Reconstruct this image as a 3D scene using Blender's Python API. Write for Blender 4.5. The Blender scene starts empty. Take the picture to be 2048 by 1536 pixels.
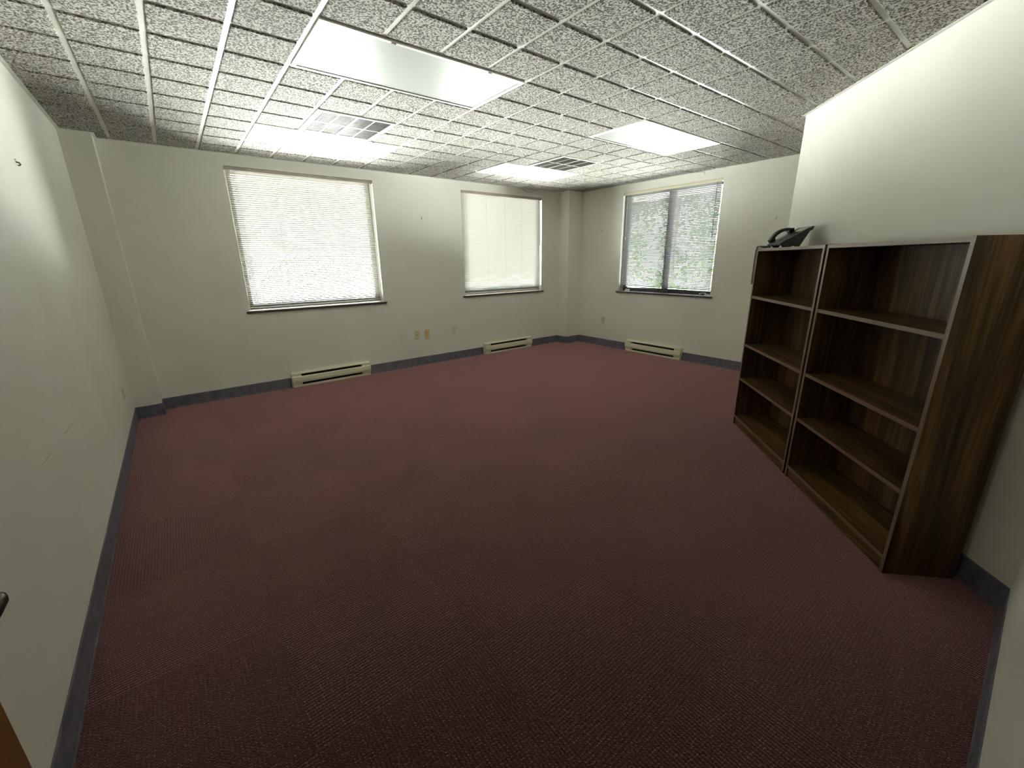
import bpy, bmesh, math, random
from mathutils import Vector, Matrix

random.seed(7)
sc = bpy.context.scene
COL = sc.collection

# ------------------------------------------------------------------ camera
F_PX = 838.43                      # focal length in pixels of a 2048 wide frame
PITCH, ROLL, YAW = math.radians(73.550), math.radians(-0.808), math.radians(-38.011)
cam_data = bpy.data.cameras.new('camera')
cam_data.sensor_fit = 'HORIZONTAL'
cam_data.sensor_width = 36.0
cam_data.lens = F_PX / 2048.0 * 36.0
cam_data.clip_start = 0.02
cam = bpy.data.objects.new('camera', cam_data)
COL.objects.link(cam)
M = Matrix.Rotation(YAW, 4, 'Z') @ Matrix.Rotation(PITCH, 4, 'X') @ Matrix.Rotation(ROLL, 4, 'Z')
M.translation = Vector((-0.7175, -2.8882, 1.4034))
cam.matrix_world = M
sc.camera = cam

# ------------------------------------------------------------------ view, exposure
sc.view_settings.view_transform = 'Standard'
sc.view_settings.look = 'None'
sc.view_settings.exposure = 0.80
sc.view_settings.gamma = 1.0
sc.view_settings.use_curve_mapping = False
cy = sc.cycles
cy.use_denoising = True
cy.max_bounces = 10
cy.diffuse_bounces = 6
cy.glossy_bounces = 3
cy.transmission_bounces = 6
cy.transparent_max_bounces = 12
cy.caustics_reflective = False
cy.caustics_refractive = False
cy.sample_clamp_indirect = 6.0

# ------------------------------------------------------------------ sizes of the room
U = 0.3048                         # one ceiling module
H = 2.448                          # ceiling height
XL, XR = -1.216, 4.791             # left wall, far right wall
YB, YN = 2.4375, -3.030            # back wall (two windows), near wall (door)
BB = 0.117                         # baseboard height
ANG = math.radians(45.93)          # the diagonal wall
NX = 1.684                         # where it leaves the near wall
DLEN = 2.337
SA, CA = math.sin(ANG), math.cos(ANG)
def diag(s, o=0.0, z=0.0):
    return Vector((NX + s * SA - o * CA, YN + s * CA + o * SA, z))
EX, EY = diag(DLEN).x, diag(DLEN).y
WZ0, WZ1 = 0.900, 2.335            # window openings
WINB = [(-0.119, 1.369), (2.600, 4.095)]     # on the back wall (x)
WINR = (-0.089, 1.397)                        # on the right wall (y)

# ------------------------------------------------------------------ world: daylight
PAVE, FAR, SKY, SIDE, BAND_GAIN = 185.0, 4.5, 12.0, 0.75, 55.0
world = bpy.data.worlds.new('daylight')
sc.world = world
world.use_nodes = True
wt = world.node_tree
for n in list(wt.nodes): wt.nodes.remove(n)
def wn(t, **k):
    n = wt.nodes.new(t)
    for a, b in k.items(): setattr(n, a, b)
    return n
w_out = wn('ShaderNodeOutputWorld'); w_bg = wn('ShaderNodeBackground')
w_geo = wn('ShaderNodeTexCoord'); w_sep = wn('ShaderNodeSeparateXYZ')
wt.links.new(w_geo.outputs['Generated'], w_sep.inputs[0])
w_map = wn('ShaderNodeMapRange'); w_map.inputs[1].default_value = -1; w_map.inputs[2].default_value = 1
wt.links.new(w_sep.outputs['Z'], w_map.inputs[0])
# colour by height: warm sunlit paving below, hazy green horizon, pale blue sky above
w_r = wn('ShaderNodeValToRGB')
e = w_r.color_ramp.elements
e[0].position = 0.0; e[0].color = (1.0, 0.985, 0.94, 1)
e[1].position = 1.0; e[1].color = (0.70, 0.82, 1.0, 1)
for p, c in ((0.44, (1.0, 0.985, 0.94, 1)), (0.50, (0.86, 0.90, 0.80, 1)), (0.58, (0.92, 0.96, 0.98, 1))):
    x = w_r.color_ramp.elements.new(p); x.color = c
wt.links.new(w_map.outputs[0], w_r.inputs[0])
# brightness by height: paving in full sun close to the building, far hedges and houses duller, open sky
w_s = wn('ShaderNodeValToRGB')
e = w_s.color_ramp.elements
def g(v): return (v / PAVE, v / PAVE, v / PAVE, 1)
e[0].position = 0.0; e[0].color = g(PAVE * 0.02)
e[1].position = 1.0; e[1].color = g(SKY)
for p, v in ((0.20, PAVE * 0.05), (0.28, PAVE * 0.35), (0.35, PAVE), (0.40, PAVE), (0.445, FAR * 1.3), (0.49, FAR), (0.58, FAR), (0.66, SKY)):
    x = w_s.color_ramp.elements.new(p); x.color = g(v)
wt.links.new(w_map.outputs[0], w_s.inputs[0])
# soft clumps of far greenery and buildings
w_no = wn('ShaderNodeTexNoise'); w_no.inputs['Scale'].default_value = 9.0; w_no.inputs['Detail'].default_value = 6
wt.links.new(w_geo.outputs['Generated'], w_no.inputs['Vector'])
w_nr = wn('ShaderNodeMapRange'); w_nr.inputs[1].default_value = 0.42; w_nr.inputs[2].default_value = 0.60
w_nr.inputs[3].default_value = 0.55; w_nr.inputs[4].default_value = 1.15
wt.links.new(w_no.outputs[0], w_nr.inputs[0])
# the side towards +x is less sunny
w_ax = wn('ShaderNodeMapRange'); w_ax.inputs[1].default_value = -0.6; w_ax.inputs[2].default_value = 0.9
w_ax.inputs[3].default_value = PAVE * 1.25; w_ax.inputs[4].default_value = PAVE * SIDE
wt.links.new(w_sep.outputs['X'], w_ax.inputs[0])
w_mu = wn('ShaderNodeMath', operation='MULTIPLY'); w_m2 = wn('ShaderNodeMath', operation='MULTIPLY')
wt.links.new(w_nr.outputs[0], w_mu.inputs[0]); wt.links.new(w_ax.outputs[0], w_mu.inputs[1])
wt.links.new(w_mu.outputs[0], w_m2.inputs[0]); wt.links.new(w_s.outputs[0], w_m2.inputs[1])
# low bright bands (+y, +x) added to light the near and left walls
w_band = wn('ShaderNodeValToRGB'); e = w_band.color_ramp.elements
e[0].position = 0.42; e[0].color = (0, 0, 0, 1); e[1].position = 0.58; e[1].color = (0, 0, 0, 1)
for p, v in ((0.45, 1.0), (0.492, 1.0), (0.512, 0.12), (0.55, 0.06)):
    x = w_band.color_ramp.elements.new(p); x.color = (v, v, v, 1)
wt.links.new(w_map.outputs[0], w_band.inputs[0])
w_xm = wn('ShaderNodeMapRange'); w_xm.inputs[1].default_value = -1; w_xm.inputs[2].default_value = 1
wt.links.new(w_sep.outputs['X'], w_xm.inputs[0])
w_az = wn('ShaderNodeValToRGB'); e = w_az.color_ramp.elements
e[0].position = 0.0; e[0].color = (0.2, 0.2, 0.2, 1); e[1].position = 1.0; e[1].color = (0.55, 0.55, 0.55, 1)
for x_, v in ((-0.45, 0.25), (-0.12, 1.0), (0.34, 1.0), (0.44, 0.0), (0.91, 0.0), (0.96, 0.55)):
    x = w_az.color_ramp.elements.new((x_ + 1) / 2); x.color = (v, v, v, 1)
wt.links.new(w_xm.outputs[0], w_az.inputs[0])
w_m3 = wn('ShaderNodeMath', operation='MULTIPLY'); w_m4 = wn('ShaderNodeMath', operation='MULTIPLY_ADD')
wt.links.new(w_band.outputs[0], w_m3.inputs[0]); wt.links.new(w_az.outputs[0], w_m3.inputs[1])
w_m4.inputs[1].default_value = BAND_GAIN
wt.links.new(w_m3.outputs[0], w_m4.inputs[0]); wt.links.new(w_m2.outputs[0], w_m4.inputs[2])
wt.links.new(w_r.outputs[0], w_bg.inputs[0]); wt.links.new(w_m4.outputs[0], w_bg.inputs[1])
wt.links.new(w_bg.outputs[0], w_out.inputs[0])
world.cycles.sampling_method = 'MANUAL'
world.cycles.sample_map_resolution = 512

def portal(name, loc, rot, w, h):
    l = bpy.data.lights.new(name, 'AREA'); l.shape = 'RECTANGLE'; l.size = w; l.size_y = h
    l.cycles.is_portal = True
    o = bpy.data.objects.new(name, l); COL.objects.link(o)
    o.location = loc; o.rotation_euler = rot
for a, b in WINB:
    portal('window_daylight', ((a + b) / 2, YB + 0.19, (WZ0 + WZ1) / 2), (math.radians(-90), 0, 0), b - a, WZ1 - WZ0)
portal('window_daylight', (XR + 0.19, sum(WINR) / 2, (WZ0 + WZ1) / 2), (math.radians(90), 0, math.radians(90)), WINR[1] - WINR[0], WZ1 - WZ0)

# ================================================================== materials
MATS = {}
def new_mat(name):
    m = bpy.data.materials.new(name); m.use_nodes = True
    MATS[name] = m
    nt = m.node_tree
    b = nt.nodes['Principled BSDF']
    return m, nt, b
def node(nt, t, **k):
    n = nt.nodes.new(t)
    for a, v in k.items():
        if a in ('inp',):
            for kk, vv in v.items(): n.inputs[kk].default_value = vv
        else: setattr(n, a, v)
    return n
def lk(nt, a, b): nt.links.new(a, b)
def setp(b, **k):
    for a, v in k.items():
        b.inputs[{'col': 'Base Color', 'rough': 'Roughness', 'metal': 'Metallic', 'spec': 'Specular IOR Level', 'coat': 'Coat Weight', 'coatr': 'Coat Roughness', 'sheen': 'Sheen Weight', 'sheenr': 'Sheen Roughness', 'trans': 'Transmission Weight'}[a]].default_value = v
def noise_col(name, c1, c2, scale, rough=0.6, bump=0.0, bscale=None, detail=4, spec=0.5, lo=0.35, hi=0.65, stretch=(1, 1, 1), metal=0, dist=0.002):
    m, nt, b = new_mat(name)
    tc = node(nt, 'ShaderNodeTexCoord'); mp = node(nt, 'ShaderNodeMapping', inp={'Scale': stretch})
    lk(nt, tc.outputs['Object'], mp.inputs[0])
    n = node(nt, 'ShaderNodeTexNoise', inp={'Scale': scale, 'Detail': detail}); lk(nt, mp.outputs[0], n.inputs['Vector'])
    r = node(nt, 'ShaderNodeMapRange', inp={1: lo, 2: hi}); lk(nt, n.outputs[0], r.inputs[0])
    mx = node(nt, 'ShaderNodeMix', data_type='RGBA'); mx.inputs[6].default_value = (*c1, 1); mx.inputs[7].default_value = (*c2, 1)
    lk(nt, r.outputs[0], mx.inputs[0]); lk(nt, mx.outputs[2], b.inputs['Base Color'])
    setp(b, rough=rough, spec=spec, metal=metal)
    if bump:
        n2 = node(nt, 'ShaderNodeTexNoise', inp={'Scale': bscale or scale * 4, 'Detail': 3}); lk(nt, tc.outputs['Object'], n2.inputs['Vector'])
        bp = node(nt, 'ShaderNodeBump', inp={'Strength': bump, 'Distance': dist}); lk(nt, n2.outputs[0], bp.inputs['Height']); lk(nt, bp.outputs[0], b.inputs['Normal'])
    return m

WALL = noise_col('wall_paint', (0.775, 0.768, 0.685), (0.815, 0.810, 0.730), 1.6, rough=0.62, bump=0.25, bscale=190, spec=0.35)
CREAM = noise_col('cream_enamel', (0.72, 0.69, 0.50), (0.76, 0.73, 0.55), 3.0, rough=0.35, spec=0.5)
VINYL = noise_col('grey_vinyl_baseboard', (0.105, 0.105, 0.135), (0.165, 0.165, 0.200), 22.0, rough=0.45, bump=0.2, bscale=60)
TEE = noise_col('grid_paint', (0.62, 0.61, 0.55), (0.72, 0.71, 0.65), 6.0, rough=0.38, spec=0.5)
BLACKP = noise_col('black_plastic', (0.010, 0.011, 0.013), (0.018, 0.018, 0.020), 30, rough=0.35, spec=0.5)
GREYP = noise_col('grey_key_plastic', (0.09, 0.09, 0.09), (0.13, 0.13, 0.125), 40, rough=0.5)
WHITEM = noise_col('white_enamel', (0.78, 0.78, 0.74), (0.84, 0.84, 0.80), 5, rough=0.28, spec=0.6)
ALMOND = noise_col('almond_plastic', (0.66, 0.60, 0.36), (0.70, 0.64, 0.40), 30, rough=0.4)
AMBER = noise_col('yellowed_plastic', (0.70, 0.49, 0.22), (0.74, 0.53, 0.26), 30, rough=0.4)
IVORY = noise_col('ivory_plastic', (0.70, 0.67, 0.50), (0.74, 0.71, 0.55), 30, rough=0.4)
SILL = noise_col('dark_sill_edge', (0.045, 0.030, 0.035), (0.075, 0.050, 0.055), 12, rough=0.4)
RAILB = noise_col('beige_brown_enamel', (0.40, 0.345, 0.295), (0.46, 0.40, 0.345), 8, rough=0.35)
SILLTOP = noise_col('pale_sill_top', (0.70, 0.68, 0.66), (0.78, 0.76, 0.73), 12, rough=0.3)
FRAMEW = noise_col('window_frame_cream', (0.66, 0.62, 0.50), (0.72, 0.68, 0.56), 8, rough=0.4)
FRAMED = noise_col('window_frame_dark', (0.030, 0.028, 0.036), (0.050, 0.048, 0.055), 12, rough=0.45)
STEEL = noise_col('dark_bronze_metal', (0.030, 0.026, 0.022), (0.055, 0.047, 0.040), 20, rough=0.22, metal=0.85)
NAIL = noise_col('dull_steel', (0.10, 0.095, 0.085), (0.16, 0.15, 0.13), 20, rough=0.4, metal=0.6)
DARK = noise_col('dark_recess', (0.020, 0.018, 0.015), (0.035, 0.032, 0.026), 20, rough=0.8)
GREYGR = noise_col('grille_core', (0.12, 0.115, 0.10), (0.17, 0.16, 0.145), 20, rough=0.5)
SCUFF = noise_col('wall_scuff', (0.24, 0.235, 0.20), (0.62, 0.61, 0.53), 60, rough=0.7)
FACADE = noise_col('outside_render', (0.60, 0.56, 0.46), (0.68, 0.64, 0.53), 3, rough=0.8)

# slats: thin enamelled aluminium that lets a little daylight glow through
def slat_mat(name, col, tr):
    m, nt, b = new_mat(name)
    setp(b, col=(*col, 1), rough=0.42, spec=0.4)
    t = node(nt, 'ShaderNodeBsdfTranslucent'); t.inputs[0].default_value = (*col, 1)
    mx = node(nt, 'ShaderNodeMixShader'); mx.inputs[0].default_value = tr
    lk(nt, b.outputs[0], mx.inputs[1]); lk(nt, t.outputs[0], mx.inputs[2])
    lk(nt, mx.outputs[0], nt.nodes['Material Output'].inputs[0])
    return m
SLAT = slat_mat('blind_slat_cream', (0.33, 0.325, 0.30), 0.035)
SLAT_SHADED = slat_mat('blind_slat_shaded', (0.25, 0.25, 0.255), 0.06)  # darker copy of the slats, standing in for weaker daylight at this window

# window glass: clear pane that mostly transmits, with a faint mirror at grazing angles
GLASS, nt, b = new_mat('window_glass')
tr = node(nt, 'ShaderNodeBsdfTransparent'); tr.inputs[0].default_value = (0.93, 0.96, 0.95, 1)
gl = node(nt, 'ShaderNodeBsdfGlossy', inp={'Roughness': 0.02})
fr = node(nt, 'ShaderNodeFresnel', inp={'IOR': 1.45})
mx = node(nt, 'ShaderNodeMixShader')
lk(nt, fr.outputs[0], mx.inputs[0]); lk(nt, tr.outputs[0], mx.inputs[1]); lk(nt, gl.outputs[0], mx.inputs[2])
lk(nt, mx.outputs[0], nt.nodes['Material Output'].inputs[0])

# troffer lens: milky prismatic acrylic
LENS, nt, b = new_mat('milky_acrylic_lens')
setp(b, col=(0.47, 0.49, 0.47, 1), rough=0.34, spec=0.14)
tc = node(nt, 'ShaderNodeTexCoord')
wv = node(nt, 'ShaderNodeTexVoronoi', inp={'Scale': 160.0}); lk(nt, tc.outputs['Object'], wv.inputs['Vector'])
bp = node(nt, 'ShaderNodeBump', inp={'Strength': 0.12, 'Distance': 0.001}); lk(nt, wv.outputs[0], bp.inputs['Height']); lk(nt, bp.outputs[0], b.inputs['Normal'])

# fissured ceiling tile
TILE, nt, b = new_mat('fissured_ceiling_tile')
tc = node(nt, 'ShaderNodeTexCoord')
n1 = node(nt, 'ShaderNodeTexNoise', inp={'Scale': 108.0, 'Detail': 2.5, 'Roughness': 0.55, 'Distortion': 0.25}); lk(nt, tc.outputs['Object'], n1.inputs['Vector'])
r1 = node(nt, 'ShaderNodeMapRange', inp={1: 0.43, 2: 0.555}); lk(nt, n1.outputs[0], r1.inputs[0])
n3 = node(nt, 'ShaderNodeTexNoise', inp={'Scale': 0.9, 'Detail': 2.0}); lk(nt, tc.outputs['Object'], n3.inputs['Vector'])
mxa = node(nt, 'ShaderNodeMix', data_type='RGBA'); mxa.inputs[6].default_value = (0.50, 0.485, 0.44, 1); mxa.inputs[7].default_value = (0.57, 0.555, 0.51, 1)
lk(nt, n3.outputs[0], mxa.inputs[0])
mxb = node(nt, 'ShaderNodeMix', data_type='RGBA'); mxb.inputs[6].default_value = (0.115, 0.10, 0.082, 1)  # shade inside the pits is put into the colour, besides the bump
lk(nt, r1.outputs[0], mxb.inputs[0]); lk(nt, mxa.outputs[2], mxb.inputs[7]); lk(nt, mxb.outputs[2], b.inputs['Base Color'])
setp(b, rough=0.85, spec=0.15)
bp = node(nt, 'ShaderNodeBump', inp={'Strength': 0.9, 'Distance': 0.004}); lk(nt, r1.outputs[0], bp.inputs['Height']); lk(nt, bp.outputs[0], b.inputs['Normal'])

# carpet tiles laid quarter turned: ribs of maroon and brown loops
CARPET, nt, b = new_mat('maroon_carpet_tiles')
tc = node(nt, 'ShaderNodeTexCoord'); sp = node(nt, 'ShaderNodeSeparateXYZ'); lk(nt, tc.outputs['Object'], sp.inputs[0])
def mth(op, a=None, b_=None, v0=None, v1=None, clamp=False):
    n = node(nt, 'ShaderNodeMath', operation=op); n.use_clamp = clamp
    if a is not None: lk(nt, a, n.inputs[0])
    if v0 is not None: n.inputs[0].default_value = v0
    if b_ is not None: lk(nt, b_, n.inputs[1])
    if v1 is not None: n.inputs[1].default_value = v1
    return n.outputs[0]
CT, CX0, CY0 = 0.6096, -0.029, -1.815
tx = mth('DIVIDE', mth('SUBTRACT', sp.outputs['X'], v1=CX0), v1=CT)
ty = mth('DIVIDE', mth('SUBTRACT', sp.outputs['Y'], v1=CY0), v1=CT)
ix, iy = mth('FLOOR', tx), mth('FLOOR', ty)
par = mth('FLOORED_MODULO', mth('ADD', ix, iy), v1=2.0)            # 0: ribs along y, 1: ribs along x
mcoord = node(nt, 'ShaderNodeMix', data_type='FLOAT'); lk(nt, par, mcoord.inputs[0]); lk(nt, sp.outputs['X'], mcoord.inputs[2]); lk(nt, sp.outputs['Y'], mcoord.inputs[3])
lcoord = node(nt, 'ShaderNodeMix', data_type='FLOAT'); lk(nt, par, lcoord.inputs[0]); lk(nt, sp.outputs['Y'], lcoord.inputs[2]); lk(nt, sp.outputs['X'], lcoord.inputs[3])
across, along = mcoord.outputs[0], lcoord.outputs[0]
rib = mth('SINE', mth('MULTIPLY', across, v1=2 * math.pi / 0.0122))
stitch = mth('SINE', mth('ADD', mth('MULTIPLY', along, v1=2 * math.pi / 0.010), mth('MULTIPLY', across, v1=611.0)))
cv = node(nt, 'ShaderNodeCombineXYZ'); lk(nt, ix, cv.inputs[0]); lk(nt, iy, cv.inputs[1])
wnz = node(nt, 'ShaderNodeTexWhiteNoise', noise_dimensions='3D'); lk(nt, cv.outputs[0], wnz.inputs['Vector'])
yarn = node(nt, 'ShaderNodeTexNoise', inp={'Scale': 150.0, 'Detail': 3.0, 'Roughness': 0.7}); lk(nt, tc.outputs['Object'], yarn.inputs['Vector'])
patch = node(nt, 'ShaderNodeTexNoise', inp={'Scale': 2.2, 'Detail': 5.0, 'Roughness': 0.6}); lk(nt, tc.outputs['Object'], patch.inputs['Vector'])
yr = node(nt, 'ShaderNodeMapRange', inp={1: 0.36, 2: 0.66}); lk(nt, yarn.outputs[0], yr.inputs[0])
c1 = node(nt, 'ShaderNodeMix', data_type='RGBA'); c1.inputs[6].default_value = (0.022, 0.0085, 0.0088, 1); c1.inputs[7].default_value = (0.120, 0.056, 0.049, 1)
lk(nt, yr.outputs[0], c1.inputs[0])
# tan flecks on the crest of every second stitch
fleck = mth('MULTIPLY', mth('MULTIPLY', rib, v1=0.5), stitch)
fl = node(nt, 'ShaderNodeMapRange', inp={1: 0.22, 2: 0.40}); lk(nt, fleck, fl.inputs[0])
rnd = node(nt, 'ShaderNodeTexNoise', inp={'Scale': 105.0, 'Detail': 1.5}); lk(nt, tc.outputs['Object'], rnd.inputs['Vector'])
rr_ = node(nt, 'ShaderNodeMapRange', inp={1: 0.52, 2: 0.62}); lk(nt, rnd.outputs[0], rr_.inputs[0])
flm = mth('MULTIPLY', fl.outputs[0], rr_.outputs[0])
c2 = node(nt, 'ShaderNodeMix', data_type='RGBA'); c2.inputs[7].default_value = (0.50, 0.34, 0.21, 1); lk(nt, flm, c2.inputs[0]); lk(nt, c1.outputs[2], c2.inputs[6])
# value per tile and worn patches
tv = node(nt, 'ShaderNodeMapRange', inp={3: 0.90, 4: 1.08}); lk(nt, wnz.outputs[0], tv.inputs[0])
tp = node(nt, 'ShaderNodeMapRange', inp={1: 0.3, 2: 0.7, 3: 0.85, 4: 1.16}); lk(nt, patch.outputs[0], tp.inputs[0])
tq = node(nt, 'ShaderNodeMapRange', inp={3: 0.95, 4: 1.04}); lk(nt, par, tq.inputs[0])  # light and dark of the turned pile, put into the colour
val = mth('MULTIPLY', mth('MULTIPLY', tv.outputs[0], tp.outputs[0]), tq.outputs[0])
# thin seam between tiles
def edge(t):
    f = mth('FRACT', t); return mth('MINIMUM', f, mth('SUBTRACT', None, f, v0=1.0))
ed = mth('MINIMUM', edge(tx), edge(ty))
er = node(nt, 'ShaderNodeMapRange', inp={1: 0.0, 2: 0.006, 3: 0.72, 4: 1.0}); lk(nt, ed, er.inputs[0])
val = mth('MULTIPLY', val, er.outputs[0])
val = mth('MULTIPLY', val, mth('ADD', mth('MULTIPLY', rib, v1=0.16), v1=1.02))   # groove shade between the ribs, put into the colour
c3 = node(nt, 'ShaderNodeMix', data_type='RGBA', blend_type='MULTIPLY'); c3.inputs[0].default_value = 1.0
cvv = node(nt, 'ShaderNodeCombineColor'); lk(nt, val, cvv.inputs[0]); lk(nt, val, cvv.inputs[1]); lk(nt, val, cvv.inputs[2])
hue = node(nt, 'ShaderNodeTexNoise', inp={'Scale': 1.3, 'Detail': 3.0}); lk(nt, tc.outputs['Object'], hue.inputs['Vector'])
hr = node(nt, 'ShaderNodeMapRange', inp={1: 0.38, 2: 0.62}); lk(nt, hue.outputs[0], hr.inputs[0])
ct = node(nt, 'ShaderNodeMix', data_type='RGBA'); ct.inputs[6].default_value = (0.96, 0.98, 0.90, 1); ct.inputs[7].default_value = (1.12, 0.96, 1.0, 1); lk(nt, hr.outputs[0], ct.inputs[0])
c4 = node(nt, 'ShaderNodeMix', data_type='RGBA', blend_type='MULTIPLY'); c4.inputs[0].default_value = 1.0
lk(nt, c2.outputs[2], c4.inputs[6]); lk(nt, ct.outputs[2], c4.inputs[7])
lk(nt, c4.outputs[2], c3.inputs[6]); lk(nt, cvv.outputs[0], c3.inputs[7]); lk(nt, c3.outputs[2], b.inputs['Base Color'])
setp(b, rough=0.95, spec=0.1, sheen=1.0, sheenr=0.45)
b.inputs['Sheen Tint'].default_value = (0.95, 0.50, 0.53, 1)
hh = mth('ADD', mth('MULTIPLY', rib, v1=0.45), mth('ADD', mth('MULTIPLY', stitch, v1=0.10), mth('MULTIPLY', yarn.outputs[0], v1=2.6)))
bp = node(nt, 'ShaderNodeBump', inp={'Strength': 0.8, 'Distance': 0.0022}); lk(nt, hh, bp.inputs['Height']); lk(nt, bp.outputs[0], b.inputs['Normal'])

# walnut laminate, grain along a chosen axis
def wood(name, axis, dark=(0.013, 0.0068, 0.0028), light=(0.205, 0.106, 0.034)):
    m, nt, b = new_mat(name)
    tc = node(nt, 'ShaderNodeTexCoord')
    s = [14.0, 14.0, 14.0]; s['xyz'.index(axis)] = 0.75
    mp = node(nt, 'ShaderNodeMapping', inp={'Scale': s}); lk(nt, tc.outputs['Object'], mp.inputs[0])
    n = node(nt, 'ShaderNodeTexNoise', inp={'Scale': 1.3, 'Detail': 8.0, 'Roughness': 0.62, 'Distortion': 0.9}); lk(nt, mp.outputs[0], n.inputs['Vector'])
    s2 = [130.0, 130.0, 130.0]; s2['xyz'.index(axis)] = 5.0
    mp2 = node(nt, 'ShaderNodeMapping', inp={'Scale': s2}); lk(nt, tc.outputs['Object'], mp2.inputs[0])
    n2 = node(nt, 'ShaderNodeTexNoise', inp={'Scale': 1.0, 'Detail': 3.0}); lk(nt, mp2.outputs[0], n2.inputs['Vector'])
    ad = node(nt, 'ShaderNodeMath', operation='MULTIPLY_ADD'); lk(nt, n2.outputs[0], ad.inputs[0]); ad.inputs[1].default_value = 0.35; lk(nt, n.outputs[0], ad.inputs[2])
    r = node(nt, 'ShaderNodeMapRange', inp={1: 0.50, 2: 0.86}); lk(nt, ad.outputs[0], r.inputs[0])
    rp = node(nt, 'ShaderNodeValToRGB'); e = rp.color_ramp.elements
    e[0].color = (*dark, 1); e[1].color = (*light, 1); e[1].position = 1.0
    x = e.new(0.5); x.color = tuple((dark[i] * 0.6 + light[i] * 0.4) * 0.85 for i in range(3)) + (1,)
    lk(nt, r.outputs[0], rp.inputs[0]); lk(nt, rp.outputs[0], b.inputs['Base Color'])
    setp(b, rough=0.40, spec=0.45)
    bp = node(nt, 'ShaderNodeBump', inp={'Strength': 0.12, 'Distance': 0.0006}); lk(nt, n2.outputs[0], bp.inputs['Height']); lk(nt, bp.outputs[0], b.inputs['Normal'])
    return m
WOODV = wood('walnut_laminate_upright', 'z')
WOODH = wood('walnut_laminate_shelf', 'x')
EDGEB = wood('worn_edge_banding', 'z', (0.14, 0.085, 0.055), (0.26, 0.175, 0.12))
EDGEH = wood('worn_edge_banding_shelf', 'x', (0.14, 0.085, 0.055), (0.26, 0.175, 0.12))
DOORW = wood('orange_oak_door', 'z', (0.20, 0.075, 0.018), (0.34, 0.145, 0.040))

# ================================================================== geometry helpers
def link(name, bm, mats, parent=None, smooth=False):
    me = bpy.data.meshes.new(name)
    bmesh.ops.recalc_face_normals(bm, faces=bm.faces)
    bm.to_mesh(me); bm.free()
    for m in (mats if isinstance(mats, (list, tuple)) else [mats]): me.materials.append(m)
    if smooth:
        for p in me.polygons: p.use_smooth = True
    o = bpy.data.objects.new(name, me); COL.objects.link(o)
    if parent: o.parent = parent
    return o
def structure(name, bm, mats, parent=None, smooth=False):
    o = link(name, bm, mats, parent, smooth)
    if parent is None: o['kind'] = 'structure'
    return o
def box(bm, x0, x1, y0, y1, z0, z1, mi=0, bev=0.0, M=None):
    r = bmesh.ops.create_cube(bm, size=1.0)
    vs = r['verts']
    for v in vs:
        v.co = Vector(((x0 + x1) / 2 + v.co.x * (x1 - x0), (y0 + y1) / 2 + v.co.y * (y1 - y0), (z0 + z1) / 2 + v.co.z * (z1 - z0)))
    fs = list({f for v in vs for f in v.link_faces})
    for f in fs: f.material_index = mi
    if bev > 0:
        es = list({e for v in vs for e in v.link_edges})
        rr = bmesh.ops.bevel(bm, geom=es, offset=bev, segments=2, affect='EDGES', profile=0.5)
        vs = list({v for f in rr['faces'] for v in f.verts})
        allv = set(vs)
        for f in rr['faces']: f.material_index = mi
        stack = list(vs)
        while stack:                                   # everything joined to the bevel is this box
            v = stack.pop()
            for e in v.link_edges:
                w = e.other_vert(v)
                if w not in allv: allv.add(w); stack.append(w)
        vs = list(allv)
    if M is not None:
        for v in vs: v.co = M @ v.co
    return vs
def B(*a, **k):
    bm = bmesh.new(); box(bm, *a, **k); return bm
def prism(bm, poly, a0, a1, axis='x', mi=0, M=None):
    """poly: 2D outline, extruded along axis from a0 to a1"""
    def P(u, v, a):
        p = {'x': (a, u, v), 'y': (u, a, v), 'z': (u, v, a)}[axis]
        p = Vector(p); return M @ p if M is not None else p
    A = [bm.verts.new(P(u, v, a0)) for u, v in poly]; Bv = [bm.verts.new(P(u, v, a1)) for u, v in poly]
    n = len(poly); fs = [bm.faces.new(A), bm.faces.new(Bv[::-1])]
    for i in range(n): fs.append(bm.faces.new((A[i], Bv[i], Bv[(i + 1) % n], A[(i + 1) % n])))
    for f in fs: f.material_index = mi
def tube(bm, pts, rad, n=8, mi=0, cap=True):
    pts = [Vector(p) for p in pts]; rings = []
    if not isinstance(rad, (list, tuple)): rad = [rad] * len(pts)
    up = Vector((0, 0, 1))
    for i, p in enumerate(pts):
        t = (pts[min(i + 1, len(pts) - 1)] - pts[max(i - 1, 0)]).normalized()
        if i == 0:
            if abs(t.dot(up)) > 0.95: up = Vector((1, 0, 0))
            a = t.cross(up).normalized()
        else:
            a = (a - t * a.dot(t)).normalized()
        b_ = t.cross(a)
        rings.append([bm.verts.new(p + (a * math.cos(2 * math.pi * k / n) + b_ * math.sin(2 * math.pi * k / n)) * rad[i]) for k in range(n)])
    fs = []
    for i in range(len(rings) - 1):
        for k in range(n):
            fs.append(bm.faces.new((rings[i][k], rings[i][(k + 1) % n], rings[i + 1][(k + 1) % n], rings[i + 1][k])))
    if cap: fs += [bm.faces.new(rings[0][::-1]), bm.faces.new(rings[-1])]
    for f in fs: f.material_index = mi
def cyl(bm, c, r, d, axis='z', n=16, mi=0):
    c = Vector(c); v = {'x': Vector((1, 0, 0)), 'y': Vector((0, 1, 0)), 'z': Vector((0, 0, 1))}[axis]
    tube(bm, [c - v * d / 2, c + v * d / 2], r, n, mi)
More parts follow.
